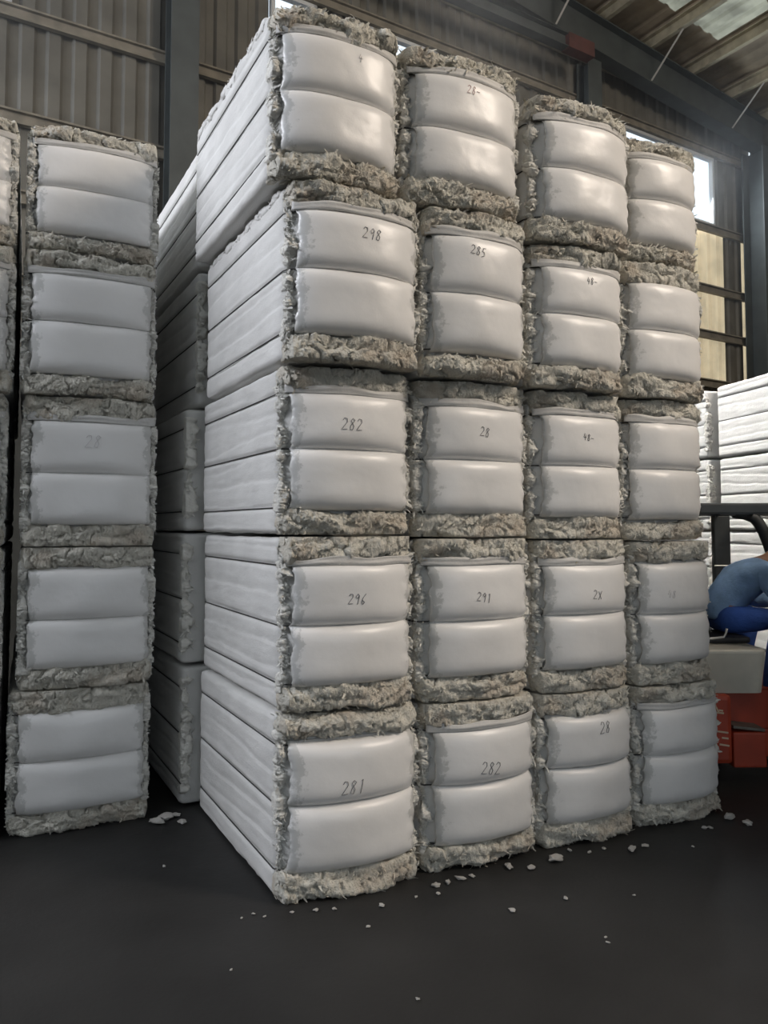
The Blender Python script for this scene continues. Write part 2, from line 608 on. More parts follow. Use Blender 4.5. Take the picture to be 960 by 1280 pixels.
def wire_mesh(fr, d, v, front, r=0.0032):
    w, h = fr.w, fr.h
    mb = MB()
    x = w / 2 - 0.010
    z = v * h
    pts = []
    if front:
        for u in np.linspace(-0.46, 0.46, 40):
            p = fr.pos(u, v, 0.009 if abs(v - fr.mid) < .05 else -0.012)[0]
            pts.append((p[0], p[1], z))
    else:
        pts += [(-x, 0.004, z), (x, 0.004, z)]
    pts += [(x, 0.03, z), (x, d * .5, z), (x, d - .03, z), (x - .03, d - .004, z), (-x + .03, d - .004, z), (-x, d - .03, z), (-x, d * .5, z), (-x, 0.03, z)]
    pts.append(pts[0])
    mb.tube(pts, r, 6)
    return mb


DIGITS = {
    '2': [[(.1, .8), (.3, 1), (.7, .95), (.8, .7), (.1, .05), (.95, .1)]],
    '8': [[(.8, .85), (.45, 1), (.2, .8), (.75, .35), (.6, .05), (.2, .1), (.25, .4), (.8, .85)]],
    '1': [[(.4, .9), (.6, 1), (.55, .0)]],
    '9': [[(.8, .8), (.5, 1), (.2, .75), (.45, .55), (.8, .8), (.65, .0)]],
    '6': [[(.8, 1), (.35, .6), (.2, .2), (.5, 0), (.75, .2), (.3, .4)]],
    '5': [[(.85, 1), (.35, .95), (.25, .55), (.7, .5), (.75, .15), (.2, .0)]],
    '4': [[(.35, 1), (.1, .4), (.9, .45)], [(.65, .8), (.55, 0)]],
    '7': [[(.1, .9), (.85, 1), (.4, 0)]],
    'x': [[(.1, .9), (.9, .1)], [(.9, 1), (.2, 0)]],
    '-': [[(.1, .5), (.9, .5)]],
}


def mark_mesh(fr, text, u, v, size, tilt, r=0.00115):
    mb = MB()
    adv = 0.62
    tot = adv * len(text)
    for k, ch in enumerate(text):
        for st in DIGITS[ch]:
            pts = []
            for a, b in zip(st[:-1], st[1:]):
                for q in np.linspace(0, 1, 5)[:-1]:
                    pts.append((a[0] + (b[0] - a[0]) * q, a[1] + (b[1] - a[1]) * q))
            pts.append(st[-1])
            U, V = [], []
            for x, y in pts:
                X = (x * .55 + k * adv - tot / 2 + 0.16 * y) * size
                Y = (y - .5) * size + X * tilt
                U.append(u + X / fr.w); V.append(v + Y / fr.h)
            P = fr.pos(np.array(U), np.array(V), 0.0095)
            mb.tube([tuple(p) for p in P], r, 5)
    return mb


def make_bale(x0, w, h, d, loc, rotz, label, group, seed, bulge=0.075, front=True, mark=None, detail=1.0, hem=True, left_fringe=0.075, right_fringe=0.06, raw=False, edge=False, white=False, lean=0.0):
    """bale > body, wrapper (> handwritten_mark), wrapper_hem, baling_wire x3, top / bottom / corner fibre rolls"""
    root = thing('fibre_bale', label, 'bale', loc, rotz, group)
    rs = np.random.RandomState(int(seed * 977) % 99991)
    mid = V_MID + rs.uniform(-.012, .012)
    fr = Front(w, h, bulge, mid, seed)
    link('pressed_body', bale_body(fr, d, front), M['sheet'], root)
    for v in (V_LO + 0.01, mid, V_HI - 0.01):
        wire_mesh(fr, d, v, front).build('baling_wire', M['wire'], root, smooth=True)
    lim = (np.array([-w / 2, -0.5 if front else -0.03, 0.001]), np.array([w / 2, d, h - 0.001]))
    na = int(165 * detail)
    if front:
        ul, ur = -0.5 + left_fringe, 0.5 - right_fringe
        wr = link('film_wrapper', wrapper_mesh(fr, seed, ul, ur), M['wrap'], root)
        if mark:
            txt, mu, mv, sz, ink = mark
            mark_mesh(fr, txt, mu, mv, sz, rs.uniform(-.2, .1)).build('handwritten_mark', M[ink], wr, smooth=True)
        if hem:
            link('film_hem', hem_mesh(fr, seed), M['hem'], root)

    def roll_path(v, inset, back):
        def path(t):
            u = (t - .5) * (1 - 2 * inset)
            vv = np.full_like(u, v)
            dd = fr.b * (1 - np.abs(2 * u) ** 2.7) * 0.75 if front else u * 0
            C = np.stack([u * w, -dd + back, vv * h + 0.008 * pn(np.stack([u * 4, u * 0 + v, u * 0 + seed], 1))], 1)
            A = np.repeat([[0, -1.0, 0]], len(t), 0)
            B = np.repeat([[0, 0, 1.0]], len(t), 0)
            return C, A, B
        return path
    if front:
        for nm, v in (('top_fibre_roll', 0.933), ('bottom_fibre_roll', 0.072)):
            link(nm, crumple_roll(roll_path(v, 0.012, 0.030), 0.066, 0.064 * h / 0.75 * rs.uniform(.85, 1.1), na, 44, seed + v, 0.030, int(1100 * detail), lim, 1.35 if raw else 1.0), M['fibre'], root)

    def side_path(u, back):
        def path(t):
            v = 0.09 + t * 0.83
            uu = u + 0.006 * pn(np.stack([v * 5, v * 0 + u, v * 0 + seed], 1))
            C = np.stack([uu * w, back - 0.012 * lobe(v, mid), v * h], 1)
            A = np.repeat([[1.0, 0, 0]], len(t), 0)
            B = np.repeat([[0, -1.0, 0]], len(t), 0)
            return C, A, B
        return path
    for sg in (-1, 1):
        if not front and sg > 0:
            continue
        link('corner_fibre', crumple_roll(side_path(sg * (0.5 - 0.026 / w), 0.014), 0.024 if front else 0.036, 0.034, na, 26, seed + sg * .31, 0.024, int(800 * detail), lim, 1.15, 0.75), M['scrap'] if white else M['fringe'], root)
    if edge:
        def edge_path(t):
            y = 0.05 + t * (d - 0.08)
            C = np.stack([np.full_like(y, -w / 2 + 0.022), y, h - 0.024 + 0.004 * pn(np.stack([y * 6, y * 0, y * 0 + seed], 1))], 1)
            return C, np.repeat([[-1.0, 0, 0]], len(t), 0), np.repeat([[0, 0, 1.0]], len(t), 0)
        link('edge_fibre', crumple_roll(edge_path, 0.020, 0.022, 220, 20, seed + 3.3, 0.014, 420, lim, 1.2), M['sheet'], root)
    if lean:   # the bale is pressed slightly askew
        sh = Matrix(((1, -lean, 0, 0), (0, 1, 0, 0), (0, 0, 1, 0), (0, 0, 0, 1)))
        for ch in list(root.children) + [g for c_ in root.children for g in c_.children]:
            ch.data.transform(sh)
    return root


# ------------------------------------------------------------------ the main stack
A0, B0 = on_floor(345, 1133), on_floor(902, 1013)
E1 = (B0 - A0) / np.linalg.norm(B0 - A0)          # along the front, to the right
E2 = np.array([-E1[1], E1[0], 0])                 # inward, away from the camera
ANG = math.atan2(E1[1], E1[0])
DEPTH = 1.235
LEAN = 0.060
T = {  # layer -> left/right of each column along the front (metres), protrusion towards the camera
    5: [(-0.078, 0.540, .10), (0.550, 1.205, .10), (1.250, 1.900, .12), (1.920, 2.475, 0.03)],
    4: [(-0.005, 0.643, .10), (0.652, 1.242, .09), (1.262, 1.872, .08), (1.905, 2.500, 0.03)],
    3: [(0.000, 0.648, 0), (0.660, 1.304, 0), (1.316, 1.920, 0), (1.932, 2.515, -.01)],
    2: [(0.012, 0.660, 0), (0.672, 1.312, 0), (1.342, 1.950, 0), (1.970, 2.550, 0)],
    1: [(0.000, 0.685, 0), (0.697, 1.338, 0), (1.350, 1.964, 0), (1.976, 2.600, 0)],
}
ZL = [0.0, 0.800, 1.567, 2.298, 3.120, 3.870]     # layer heights at the corner column
ZC = [[0, 0, 0, 0], [.792, .775, .759, .743], [1.560, 1.547, 1.534, 1.522], [2.315, 2.298, 2.298, 2.298],
      [3.10, 3.10, 3.03, 3.05], [3.865, 3.845, 3.765, 3.735]]   # and column by column along the front
MARKS = {  # (layer, column) -> text, pixel of the mark in the photograph's frame, size, ink
    (5, 1): ('4', 445, 77, .05, 'ink_faint'), (5, 2): ('28-', 585, 118, .055, 'ink_red'),
    (4, 1): ('298', 458, 296, .07, 'ink'), (4, 2): ('285', 590, 317, .06, 'ink'), (4, 3): ('48-', 733, 354, .05, 'ink'),
    (3, 1): ('282', 433, 532, .075, 'ink'), (3, 2): ('28', 599, 541, .065, 'ink'), (3, 3): ('48-', 728, 548, .05, 'ink'),
    (2, 1): ('296', 440, 748, .065, 'ink'), (2, 2): ('291', 597, 746, .06, 'ink'), (2, 3): ('2x', 738, 743, .065, 'ink'), (2, 4): ('48', 833, 742, .06, 'ink_faint'),
    (1, 1): ('281', 435, 981, .08, 'ink'), (1, 2): ('282', 605, 957, .08, 'ink'), (1, 3): ('28', 748, 908, .075, 'ink'),
}
ORD = {5: 'top layer', 4: 'fourth layer up', 3: 'third layer up', 2: 'second layer up', 1: 'bottom layer'}
CN = {1: 'corner column', 2: 'second column from the corner', 3: 'third column from the corner', 4: 'far end column'}
SAY = {(1, 1): 'marked 281', (1, 2): 'marked 282', (2, 1): 'marked 296', (2, 2): 'marked 291', (3, 1): 'marked 282'}
for L in range(1, 6):
    for c in range(1, 5):
        t0, t1, pr = T[L][c - 1]
        z0, z1 = ZC[L - 1][c - 1], ZC[L][c - 1]
        w, h = t1 - t0, z1 - z0 - 0.007
        o = A0 + E1 * (0.5 * (t0 + t1)) - E2 * (pr - 0.045)
        mk = None
        if (L, c) in MARKS:
            tx, px, py, sz, ink = MARKS[(L, c)]
            p = on_plane(px, py, A0 - E2 * (pr + 0.05), E2)
            mu = ((p - A0) @ E1 - 0.5 * (t0 + t1)) / w
            mk = (tx, mu, (p[2] - z0) / h, sz * 0.72, ink)
        lab = f"white wrapped fibre bale, {ORD[L]} of the main stack's {CN[c]}"
        if (L, c) in SAY and c == 1:
            lab += ', ' + SAY[(L, c)]
        make_bale(0, w, h, DEPTH + (0.0 if L < 4 else 0.02), (o[0], o[1], z0), ANG, lab, 'bales of the main stack',
                  seed=L * 3.7 + c * 1.9, bulge=0.092, mark=mk,
                  left_fringe=0.10 if (c == 3 and L >= 3) else (0.085 if c == 2 else 0.07), hem=(L, c) not in ((1, 1), (2, 4), (1, 3), (4, 4)), raw=(L == 5), edge=(c == 1 and L >= 4), lean=LEAN)

# bales standing behind the corner column, their sides seen down the aisle
ROWN = {1: 'directly behind', 2: 'two places behind', 3: 'three places behind'}
for L in range(1, 6):
    for row in (1, 2):
        z0, z1 = ZL[L - 1], ZL[L]
        w, h = 0.62, z1 - z0 - 0.004
        lft = (-0.02 if L >= 4 else -0.085) - 0.006 * ((L * 7 + row * 3) % 3)
        o = A0 + E1 * (lft + w / 2 - LEAN * (DEPTH + 0.04) * row) + E2 * (0.055 + (DEPTH + 0.04) * row)
        make_bale(0, w, h, DEPTH - 0.01, (o[0], o[1], z0), ANG, f"pale fibre bale {ROWN[row]} the corner column, {ORD[L]}, facing the dark aisle",
                  'bales behind the corner column', seed=L * 2.3 + row * 5.1 + 40, front=False, detail=0.6, lean=LEAN)

# ------------------------------------------------------------------ the left stack
LR, = [on_floor(187, 1022)]
ZLS = [0.0, 0.739, 1.490, 2.298, 3.077, 3.766]
for c, row in ((1, 0), (2, 0), (3, 0), (1, 1), (2, 1)):
    for L in range(1, 6):
        w = 0.70 if c == 1 else 0.69
        if c == 1:
            w += {1: .02, 2: 0, 3: 0, 4: .0, 5: -.01}[L]
            tr = {1: 0.0, 2: .015, 3: .015, 4: 0.0, 5: .0}[L]
        else:
            tr = -0.735 - 0.71 * (c - 2) + {1: -.015, 2: -.012, 3: -.01, 4: .010, 5: .010}[L]
        z0, z1 = ZLS[L - 1], ZLS[L]
        o = LR + E1 * (tr - w / 2) - E2 * (({4: .03, 5: .03}.get(L, 0)) - 0.045 - row * (DEPTH + .07))
        who = ("the left stack's full column", "the left stack's cut-off outer column", "the left stack's third column", "the left stack's fourth column")[c - 1] + (", second row" if row else "")
        make_bale(0, w, z1 - z0 - 0.004, DEPTH, (o[0], o[1], z0), ANG, f"grey-white wrapped fibre bale, {ORD[L]} of {who}",
                  'bales of the left stack', seed=L * 4.1 + c * 7.7 + 80, bulge=0.055,
                  mark=(('28', 0.0, 0.70, .07, 'ink_faint') if (c == 1 and L == 3) else None), hem=L in (3, 4, 5),
                  detail=((1.0, 0.7, 0.4, 0.4)[c - 1] if row == 0 else .3), front=(row == 0))

# ------------------------------------------------------------------ bright bales in the background at right
GB = at(893, 483, 8.2)
gd = np.array([0.205, -0.979, 0])
gd /= np.linalg.norm(gd)                          # along the visible side, towards the camera
gr = np.array([-gd[1], gd[0], 0])                 # to the right, away from the visible side
GANG = math.atan2(gr[1], gr[0])
ztop = GB[2]
for row in (0, 1):
    for L in range(4):
        hh = ztop / 4
        # front (local y = 0) faces the camera
        o = np.array([GB[0], GB[1], 0]) + gd * (1.25 - row * 1.28) + gr * (0.33 - row * 0.10 + (0.012 * ((L * 5) % 3)))
        nm = ['bottom', 'second', 'third', 'top'][L]
        ww = 'nearer' if row == 0 else 'farther'
        make_bale(0, 0.64, hh - 0.004 - (0.03 if (row == 1 and L == 3) else 0), 1.24, (o[0], o[1], hh * L), GANG, f"brightly lit white bale behind the forklift, {nm} one of the {ww} pile",
                  'bright bales behind the forklift', seed=L * 1.7 + row * 9.3 + 150, front=False, detail=0.5, white=True)

# unseen bales added beyond the right frame edge, shading the main stack's lower right
for c in range(2):
    for L in range(4):
        o = np.array([2.92, 3.50, 0]) + E1 * (0.33 + 0.68 * c)
        make_bale(0, 0.66, 0.764, 1.22, (o[0], o[1] , 0.768 * L), ANG + math.pi, f"{['bottom', 'second', 'third', 'top'][L]} white bale in {['inner', 'outer'][c]} column of an unseen stack added for shade",
                  'unseen bales added for shade', seed=L * 2.9 + c * 6.1 + 210, detail=0.4)

# ------------------------------------------------------------------ floor and scraps
mb = MB()
mb.add([(-40, -40, 0), (40, -40, 0), (40, 40, 0), (-40, 40, 0)], [[0, 1, 2, 3]])
structure(mb.build('floor', M['floor']))



def scrap_mesh(seed):
    bm = bmesh.new()
    bmesh.ops.create_icosphere(bm, subdivisions=3, radius=0.5)
    P = np.array([v.co[:] for v in bm.verts])
    d = 1 + 0.55 * fbm(P * 2.2 + seed * 5, 3) + 0.3 * ridged(P * 5 + seed, 2)
    P = P * d[:, None]
    P[:, 2] -= P[:, 2].min()
    P[:, 2] *= 0.55
    for v, p in zip(bm.verts, P):
        v.co = p
    me = bpy.data.meshes.new('fibre_scrap')
    bm.to_mesh(me)
    bm.free()
    me.materials.append(M['scrap'])
    return me


SCR = [scrap_mesh(k) for k in range(5)]
spots = [(289, 1213, 4), (460, 1159, 5), (477, 1133, 7), (520, 1122, 5), (640, 1139, 9), (636, 1085, 12), (694, 1076, 16), (707, 1124, 7), (737, 1066, 6), (755, 1062, 5),
         (790, 1063, 14), (806, 1058, 8), (912, 1024, 16), (935, 1031, 12), (880, 1036, 6), (888, 1036, 6), (866, 1059, 4), (757, 1172, 4), (760, 1179, 5), (793, 1120, 4),
         (418, 1137, 5), (395, 1139, 6), (365, 1141, 5), (331, 1146, 4), (302, 1148, 4), (317, 1143, 4), (522, 1250, 5), (205, 1084, 5),
         (196, 1030, 16), (206, 1024, 16), (220, 1020, 10), (228, 1029, 10), (545, 1108, 10), (560, 1105, 8), (576, 1100, 12), (590, 1096, 7), (548, 1118, 5), (664, 1086, 9), (712, 1064, 6)]
rs = np.random.RandomState(5)
for k, (px, py, s) in enumerate(spots):
    p = on_floor(px, py)
    o = bpy.data.objects.new('fibre_scrap', SCR[k % 5])
    COL.objects.link(o)
    q = s * p[1] / 960.0
    o.location = (p[0], p[1], 0)
    o.scale = (q, q * rs.uniform(.5, .9), q * rs.uniform(.5, .8))
    o.rotation_euler = (0, 0, rs.uniform(0, 6))
    if px < 235 and py < 1035:
        o['label'] = 'torn white fibre scrap on the floor in the mouth of the dark aisle'
        o['group'] = 'scraps in the aisle mouth'
    elif px > 860:
        o['label'] = "white fibre scrap on the dark floor beside the main stack's far end"
        o['group'] = 'scraps at the far end'
    elif py > 1110 and px < 540:
        o['label'] = 'tiny white fibre scrap on the floor before the corner column'
        o['group'] = 'scraps before the corner'
    else:
        o['label'] = 'small white fibre scrap along the foot of the middle columns'
        o['group'] = 'scraps along the stack foot'
    o['category'] = 'scrap'
    for p_ in o.data.polygons:
        p_.use_smooth = True

# ------------------------------------------------------------------ the shed
WD = np.array([math.cos(R(31.0)), math.sin(R(31.0)), 0])      # along the back wall, to the right
WN = np.array([WD[1], -WD[0], 0])                              # out of the wall, towards the camera
WO = np.array([-2.33, 8.2, 0])
WM = np.array([-WD[1], WD[0], 0])


def wp(s, q, z):
    """s along the wall, q out of it towards the camera, z up"""
    p = WO + WD * s + WN * q
    return (p[0], p[1], z)


S_END = 10.45


def wall_s(px, py):
    p = on_plane(px, py, WO, WN)
    return (p - WO) @ WD, p[2]


z_win0, z_win1 = 6.75, 7.95
wins = []
for a, b in ((337, 394), (458, 546), (772, 890)):
    s0 = wall_s(a, 100)[0]
    s1 = wall_s(b, 200)[0]
    wins.append((s0, s1))
WIN = [wins[0], wins[1], (wins[2][0], wins[2][0] * .5 + wins[2][1] * .5 - .03), (wins[2][0] * .5 + wins[2][1] * .5 + .03, wins[2][1]), (-6.4, -1.6)]
# corrugated wall sheets with the window openings left out
zb = [0.0, 3.2, 4.0, 4.83, 5.62, z_win0, z_win1, 8.4, 9.9]
prof = []
s = -8.0
while s < S_END:
    for ds, q in ((0, 0), (0.11, 0), (0.14, -0.035), (0.22, -0.035)):
        prof.append((s + ds, q))
    s += 0.25
tan_s = [(wall_s(866, 340)[0] - 0.9, wall_s(905, 340)[0]), (wall_s(929, 340)[0], S_END)]
mb = MB()
for (s0, q0), (s1, q1) in zip(prof[:-1], prof[1:]):
    sm = (s0 + s1) / 2
    for z0, z1 in zip(zb[:-1], zb[1:]):
        if z0 == z_win0 and any(a < sm < b for a, b in WIN):
            continue
        mb.k = 1 if (3.9 <= z0 < 6.0 and any(a < sm < b for a, b in tan_s)) else 0
        mb.add([wp(s0, q0, z0), wp(s1, q1, z0), wp(s1, q1, z1), wp(s0, q0, z1)], [[0, 1, 2, 3]])
wb = structure(mb.build('wall_back', [M['sheet_dark'], M['sheet_tan']]))
# girts
cprof = [(-.03, -.07), (.03, -.07), (.03, -.05), (-.01, -.05), (-.01, .05), (.03, .05), (.03, .07), (-.03, .07)]
for k, z in enumerate((4.0, 4.83, 5.62, 6.68, 8.03, 8.75)):
    mb = MB()
    mb.beam(wp(-8, 0.05, z), wp(S_END, 0.05, z), cprof)
    structure(mb.build('trim_%d' % (k + 1), M['girt']))
# windows
for k, (a, b) in enumerate(WIN):
    fr = MB()
    t = 0.05
    for (sa, sb, za, zc) in ((a, b, z_win0, z_win0 + t), (a, b, z_win1 - t, z_win1), (a, a + t, z_win0, z_win1), (b - t, b, z_win0, z_win1)):
        m4 = Matrix.Rotation(R(31), 4, 'Z')
        fr.box(wp((sa + sb) / 2, 0.0, (za + zc) / 2), (abs(sb - sa), 0.08, zc - za), m4, 0.006)
    fo = structure(fr.build('window_%d' % (k + 1), M['win_frame']))
    pn_ = MB()
    pn_.add([wp(a + t, -.004, z_win0 + t), wp(b - t, -.004, z_win0 + t), wp(b - t, -.004, z_win1 - t), wp(a + t, -.004, z_win1 - t),
             wp(a + t, .004, z_win0 + t), wp(b - t, .004, z_win0 + t), wp(b - t, .004, z_win1 - t), wp(a + t, .004, z_win1 - t)],
            [[0, 1, 2, 3], [7, 6, 5, 4], [0, 4, 5, 1], [1, 5, 6, 2], [2, 6, 7, 3], [3, 7, 4, 0]])
    pn_.build('window_pane', M['glass'], fo)

# portal columns, rafter, roof
SLOPE = 0.106


def roof_z(s):
    return 8.73 + (10.45 - s) * SLOPE


def column(nm, s, q, w, dpt, top):
    mb = MB()
    a, b = Vector(wp(s, q, 0.0)), Vector(wp(s, q, top))
    mb.beam(a, b, ibeam(w, dpt, .02, .014), up=Vector(WN))
    mb.box(wp(s, q, .012), (w + .1, dpt + .1, .024), Matrix.Rotation(R(31), 4, 'Z'))
    structure(mb.build(nm, M['steel_dark']))


column('column_left', 0.05, 0.20, 0.30, 0.24, roof_z(0.05) - .62)
column('column_middle', 6.2, 0.20, 0.28, 0.24, roof_z(6.2) - .62)
column('column_right', 10.15, 0.35, 0.36, 0.40, roof_z(10.15) - .62)
mb = MB()
mb.beam(wp(-8, 0.35, roof_z(-8) - .33), wp(10.3, 0.35, roof_z(10.3) - .33), ibeam(.24, .55, .02, .012))
structure(mb.build('rafter_beam', M['steel_dark']))
mb = MB()
mb.beam(wp(1.0, 0.55, 8.42), wp(5.7, 0.55, 8.42), ibeam(.14, .2, .012, .01))
structure(mb.build('strut_beam', M['steel_dark']))
mb = MB()
mb.box(wp(5.62, 0.55, 8.42), (.5, .165, .215), Matrix.Rotation(R(31), 4, 'Z'), .006)
structure(mb.build('strut_beam_end', M['red_primer']))
Q_END = 13.5
prl = [9.3 - 1.0 * k for k in range(15)] + [10.3]
zprof = [(-.04, -.1), (.035, -.1), (.035, -.085), (-.025, -.085), (-.025, .085), (.05, .085), (.05, .1), (-.04, .1)]
for k, s in enumerate(prl):
    mb = MB()
    mb.beam(wp(s, -0.1, roof_z(s) + .05), wp(s, Q_END, roof_z(s) + .05), zprof)
    structure(mb.build('purlin_beam', M['purlin']))
for k, s in enumerate((9.3, 7.3, 5.3, 3.3, 1.3)):
    mb = MB()
    a = Vector(wp(s, 0.42, roof_z(s) - .58)); b = Vector(wp(s + 0.02, 1.05, roof_z(s) - .02))
    mb.beam(a, b, [(-.016, -.002), (.016, -.002), (.016, .002), (.002, .002), (.002, .018), (-.002, .018), (-.002, .002), (-.016, .002)])
    structure(mb.build('brace_beam', M['brace']))
# roof sheets: corrugated across s, with fibreglass skylight sheets
mb = MB()
s = -5.2
ps = []
while s < 10.7:
    for ds, dz in ((0, 0), (.12, 0), (.15, .03), (.21, .03)):
        ps.append((s + ds, dz))
    s += .25
SKY = [(7.4, 8.22, 1.0, 1.9), (6.4, 7.2, 1.0, 1.9), (3.9, 5.1, 9.5, 13.4), (1.6, 2.6, .6, 2.0), (-2.5, -1.4, 2.0, 9.5)]
qs = [-.15, .6, 1.0, 1.9, 2.0, 2.6, 3.2, 4.4, 9.5, Q_END]
for (s0, d0), (s1, d1) in zip(ps[:-1], ps[1:]):
    for q0, q1 in zip(qs[:-1], qs[1:]):
        sm, qm = (s0 + s1) / 2, (q0 + q1) / 2
        mb.k = 1 if any(a < sm < b and c < qm < d for a, b, c, d in SKY) else 0
        mb.add([wp(s0, q0, roof_z(s0) + .16 + d0), wp(s1, q0, roof_z(s1) + .16 + d1), wp(s1, q1, roof_z(s1) + .16 + d1), wp(s0, q1, roof_z(s0) + .16 + d0)], [[0, 1, 2, 3]])
structure(mb.build('ceiling', [M['roof_sheet'], M['skylight']]))
# right side wall, from the corner to the doorway opening
mb = MB()
q = 0.0
while q < 13.0:
    for dq, ds in ((0, 0), (.11, 0), (.14, .035), (.22, .035)):
        q0 = q + dq
        q1 = q + {0: .11, .11: .14, .14: .22, .22: .25}[dq]
        s0, s1 = S_END + ds, S_END + {0: 0, .11: .035, .14: .035, .22: 0}[dq]
        mb.add([wp(s0, q0, 0), wp(s1, q1, 0), wp(s1, q1, 9.1), wp(s0, q0, 9.1)], [[0, 1, 2, 3]])
    q += .25
structure(mb.build('wall_right', M['sheet_dark']))

# ------------------------------------------------------------------ forklift
M['orange'] = mat('red_orange_paint', (0.36, 0.045, 0.016), rough=0.5, noise=5, var=0.25, bump=[(40, 0.1, 0.003)])
M['hood'] = mat('dusty_cream_paint', (0.47, 0.46, 0.40), rough=0.42, noise=4, var=0.15)
M['guard'] = mat('dark_grey_guard_paint', (0.045, 0.052, 0.055), rough=0.5, noise=7, var=0.2)
M['vinyl'] = mat('black_vinyl', (0.016, 0.016, 0.018), rough=0.5, noise=8, var=0.2)
M['rubber'] = mat('tyre_rubber', (0.015, 0.015, 0.016), rough=0.85, noise=10, var=0.2)
M['tread'] = mat('worn_step_steel', (0.16, 0.15, 0.13), rough=0.6, metal=0.3, noise=12, var=0.3)
M['rod'] = mat('bare_steel_rod', (0.45, 0.45, 0.43), rough=0.4, metal=0.6)
M['cream_paint'] = mat('cream_lettering_paint', (0.62, 0.50, 0.36), rough=0.6)

fk = thing('forklift', "orange forklift with cream hood and black guard beyond the main stack's far end", 'forklift', (2.72, 5.37, 0))


def bx(mb, x0, x1, y0, y1, z0, z1, bev=0.012, rot=None):
    mb.box(((x0 + x1) / 2, (y0 + y1) / 2, (z0 + z1) / 2), (x1 - x0, y1 - y0, z1 - z0), rot, bev)


mb = MB()
bx(mb, -1.02, -.55, -.52, .52, .12, .545, .03)
mb.build('counterweight', M['orange'], fk)
mb = MB()
bx(mb, -.548, -.34, -.52, .52, .10, .315, .012)
bx(mb, -.34, .75, -.36, .36, .12, .30, .012)
bx(mb, -.548, .30, -.36, .36, .30, .545, .01)
ch = mb.build('chassis', M['orange'], fk)
mb = MB()
mb.box((-.44, -.43, .335), (.20, .15, .018), Matrix.Rotation(R(6), 4, 'Y'), .004)
mb.build('step_plate', M['tread'], fk)
# painted lettering, partly hidden by the bales
mb = MB()
X0 = -.665
for (xa, za, xb, zb_) in ((0, .495, .03, .44), (.03, .455, .055, .450), (.01, .44, .06, .435),
                          (.015, .325, .085, .315), (.045, .325, .045, .235), (.045, .285, .085, .280), (.03, .245, .09, .235)):
    a, b = Vector((X0 + xa, -.5225, za)), Vector((X0 + xb, -.5225, zb_))
    mb.beam(a, b, [(-.002, -.005), (.002, -.005), (.002, .005), (-.002, .005)] if abs(xb - xa) > .01 else [(-.005, -.002), (.005, -.002), (.005, .002), (-.005, .002)])
mb.build('painted_lettering', M['cream_paint'], fk)
# hood
bm = bmesh.new()
bmesh.ops.create_cube(bm, size=1)
for v in bm.verts:
    v.co = Vector((-.53 + v.co.x * (.47 if v.co.z > 0 else .42), v.co.y * (.98 if v.co.z > 0 else .94), .685 + v.co.z * .275))
bmesh.ops.bevel(bm, geom=[e for e in bm.edges if abs((e.verts[0].co - e.verts[1].co).normalized().z) > .9], offset=.06, segments=5, affect='EDGES', profile=.5)
bmesh.ops.bevel(bm, geom=[e for e in bm.edges if min(e.verts[0].co.z, e.verts[1].co.z) > .8], offset=.025, segments=3, affect='EDGES', profile=.5)
bmesh.ops.recalc_face_normals(bm, faces=bm.faces)
me = bpy.data.meshes.new('engine_hood')
bm.to_mesh(me); bm.free()
link('engine_hood', me, M['hood'], fk, False)
# seat
st = MB(); bx(st, -.74, -.30, -.26, .26, .825, .868, .018)
st.build('seat', M['vinyl'], fk)
st = MB(); st.box((-.75, 0, 1.10), (.09, .46, .42), Matrix.Rotation(R(-8), 4, 'Y'), .035)
st.build('backrest', M['vinyl'], fk)
st = MB(); st.tube([(-.72, -.31, .86), (-.58, -.31, .865), (-.50, -.31, .875), (-.485, -.31, .905), (-.48, -.31, .93)], .008, 8)
st.build('seat_rail', M['rod'], fk, smooth=True)
# overhead guard
g = MB()
for sy in (-.47, .47):
    bx(g, -.72, .55, sy - .035, sy + .035, 1.675, 1.745, .012)
for x in (-.69, -.45, -.2, .05, .3, .52):
    bx(g, x - .025, x + .025, -.44, .44, 1.69, 1.735, .006)
gd_ = g.build('overhead_guard', M['guard'], fk)
for sy in (-.47, .47):
    g = MB(); bx(g, -.226, -.104, sy - .03, sy + .03, .30, 1.68, .010)
    g.build('rear_post', M['guard'], fk)
    g = MB()
    pts = [(-.56, 1.70), (-.47, 1.685), (-.41, 1.66), (-.375, 1.62), (-.34, 1.56), (-.31, 1.48), (-.27, 1.36), (-.19, 1.18), (-.05, .92), (.05, .72), (.08, .48), (.09, .31)]
    pts = [(x + .50, sy, z) for x, z in pts]
    g.tube(pts, .042, 10)
    g.build('front_post', M['guard'], fk, smooth=True)
g = MB(); g.tube([(-.232, .436, 1.30), (-.10, .436, 1.30)], .006, 6)
g.build('post_band', M['rod'], fk)
# cowl, steering, mast, forks, wheels
c = MB(); bx(c, .30, .48, -.36, .36, .30, 1.02, .03)
c.build('dashboard_cowl', M['guard'], fk)
s_ = MB()
ctr = Vector((.20, 0, 1.07)); ax = Matrix.Rotation(R(-35), 4, 'Y')
ring = [ctr + (ax @ Vector((math.cos(a) * .16, math.sin(a) * .16, 0))) for a in np.linspace(0, 2 * math.pi, 33)]
s_.tube(ring, .013, 8, cap=False)
for a in (0.5, 2.6, 4.7):
    s_.tube([ctr, ctr + (ax @ Vector((math.cos(a) * .16, math.sin(a) * .16, 0)))], .009, 6)
s_.tube([ctr, ctr + Vector((.14, 0, -.20))], .02, 8)
s_.build('steering_wheel', M['vinyl'], fk, smooth=True)
m_ = MB()
for sy in (-.28, .28):
    m_.beam((.86, sy, .06), (.86, sy, 1.72), ibeam(.08, .12, .015, .015), up=(1, 0, 0))
for z in (.25, 1.0, 1.68):
    bx(m_, .83, .89, -.28, .28, z - .03, z + .03, .006)
m_.build('mast', M['guard'], fk)
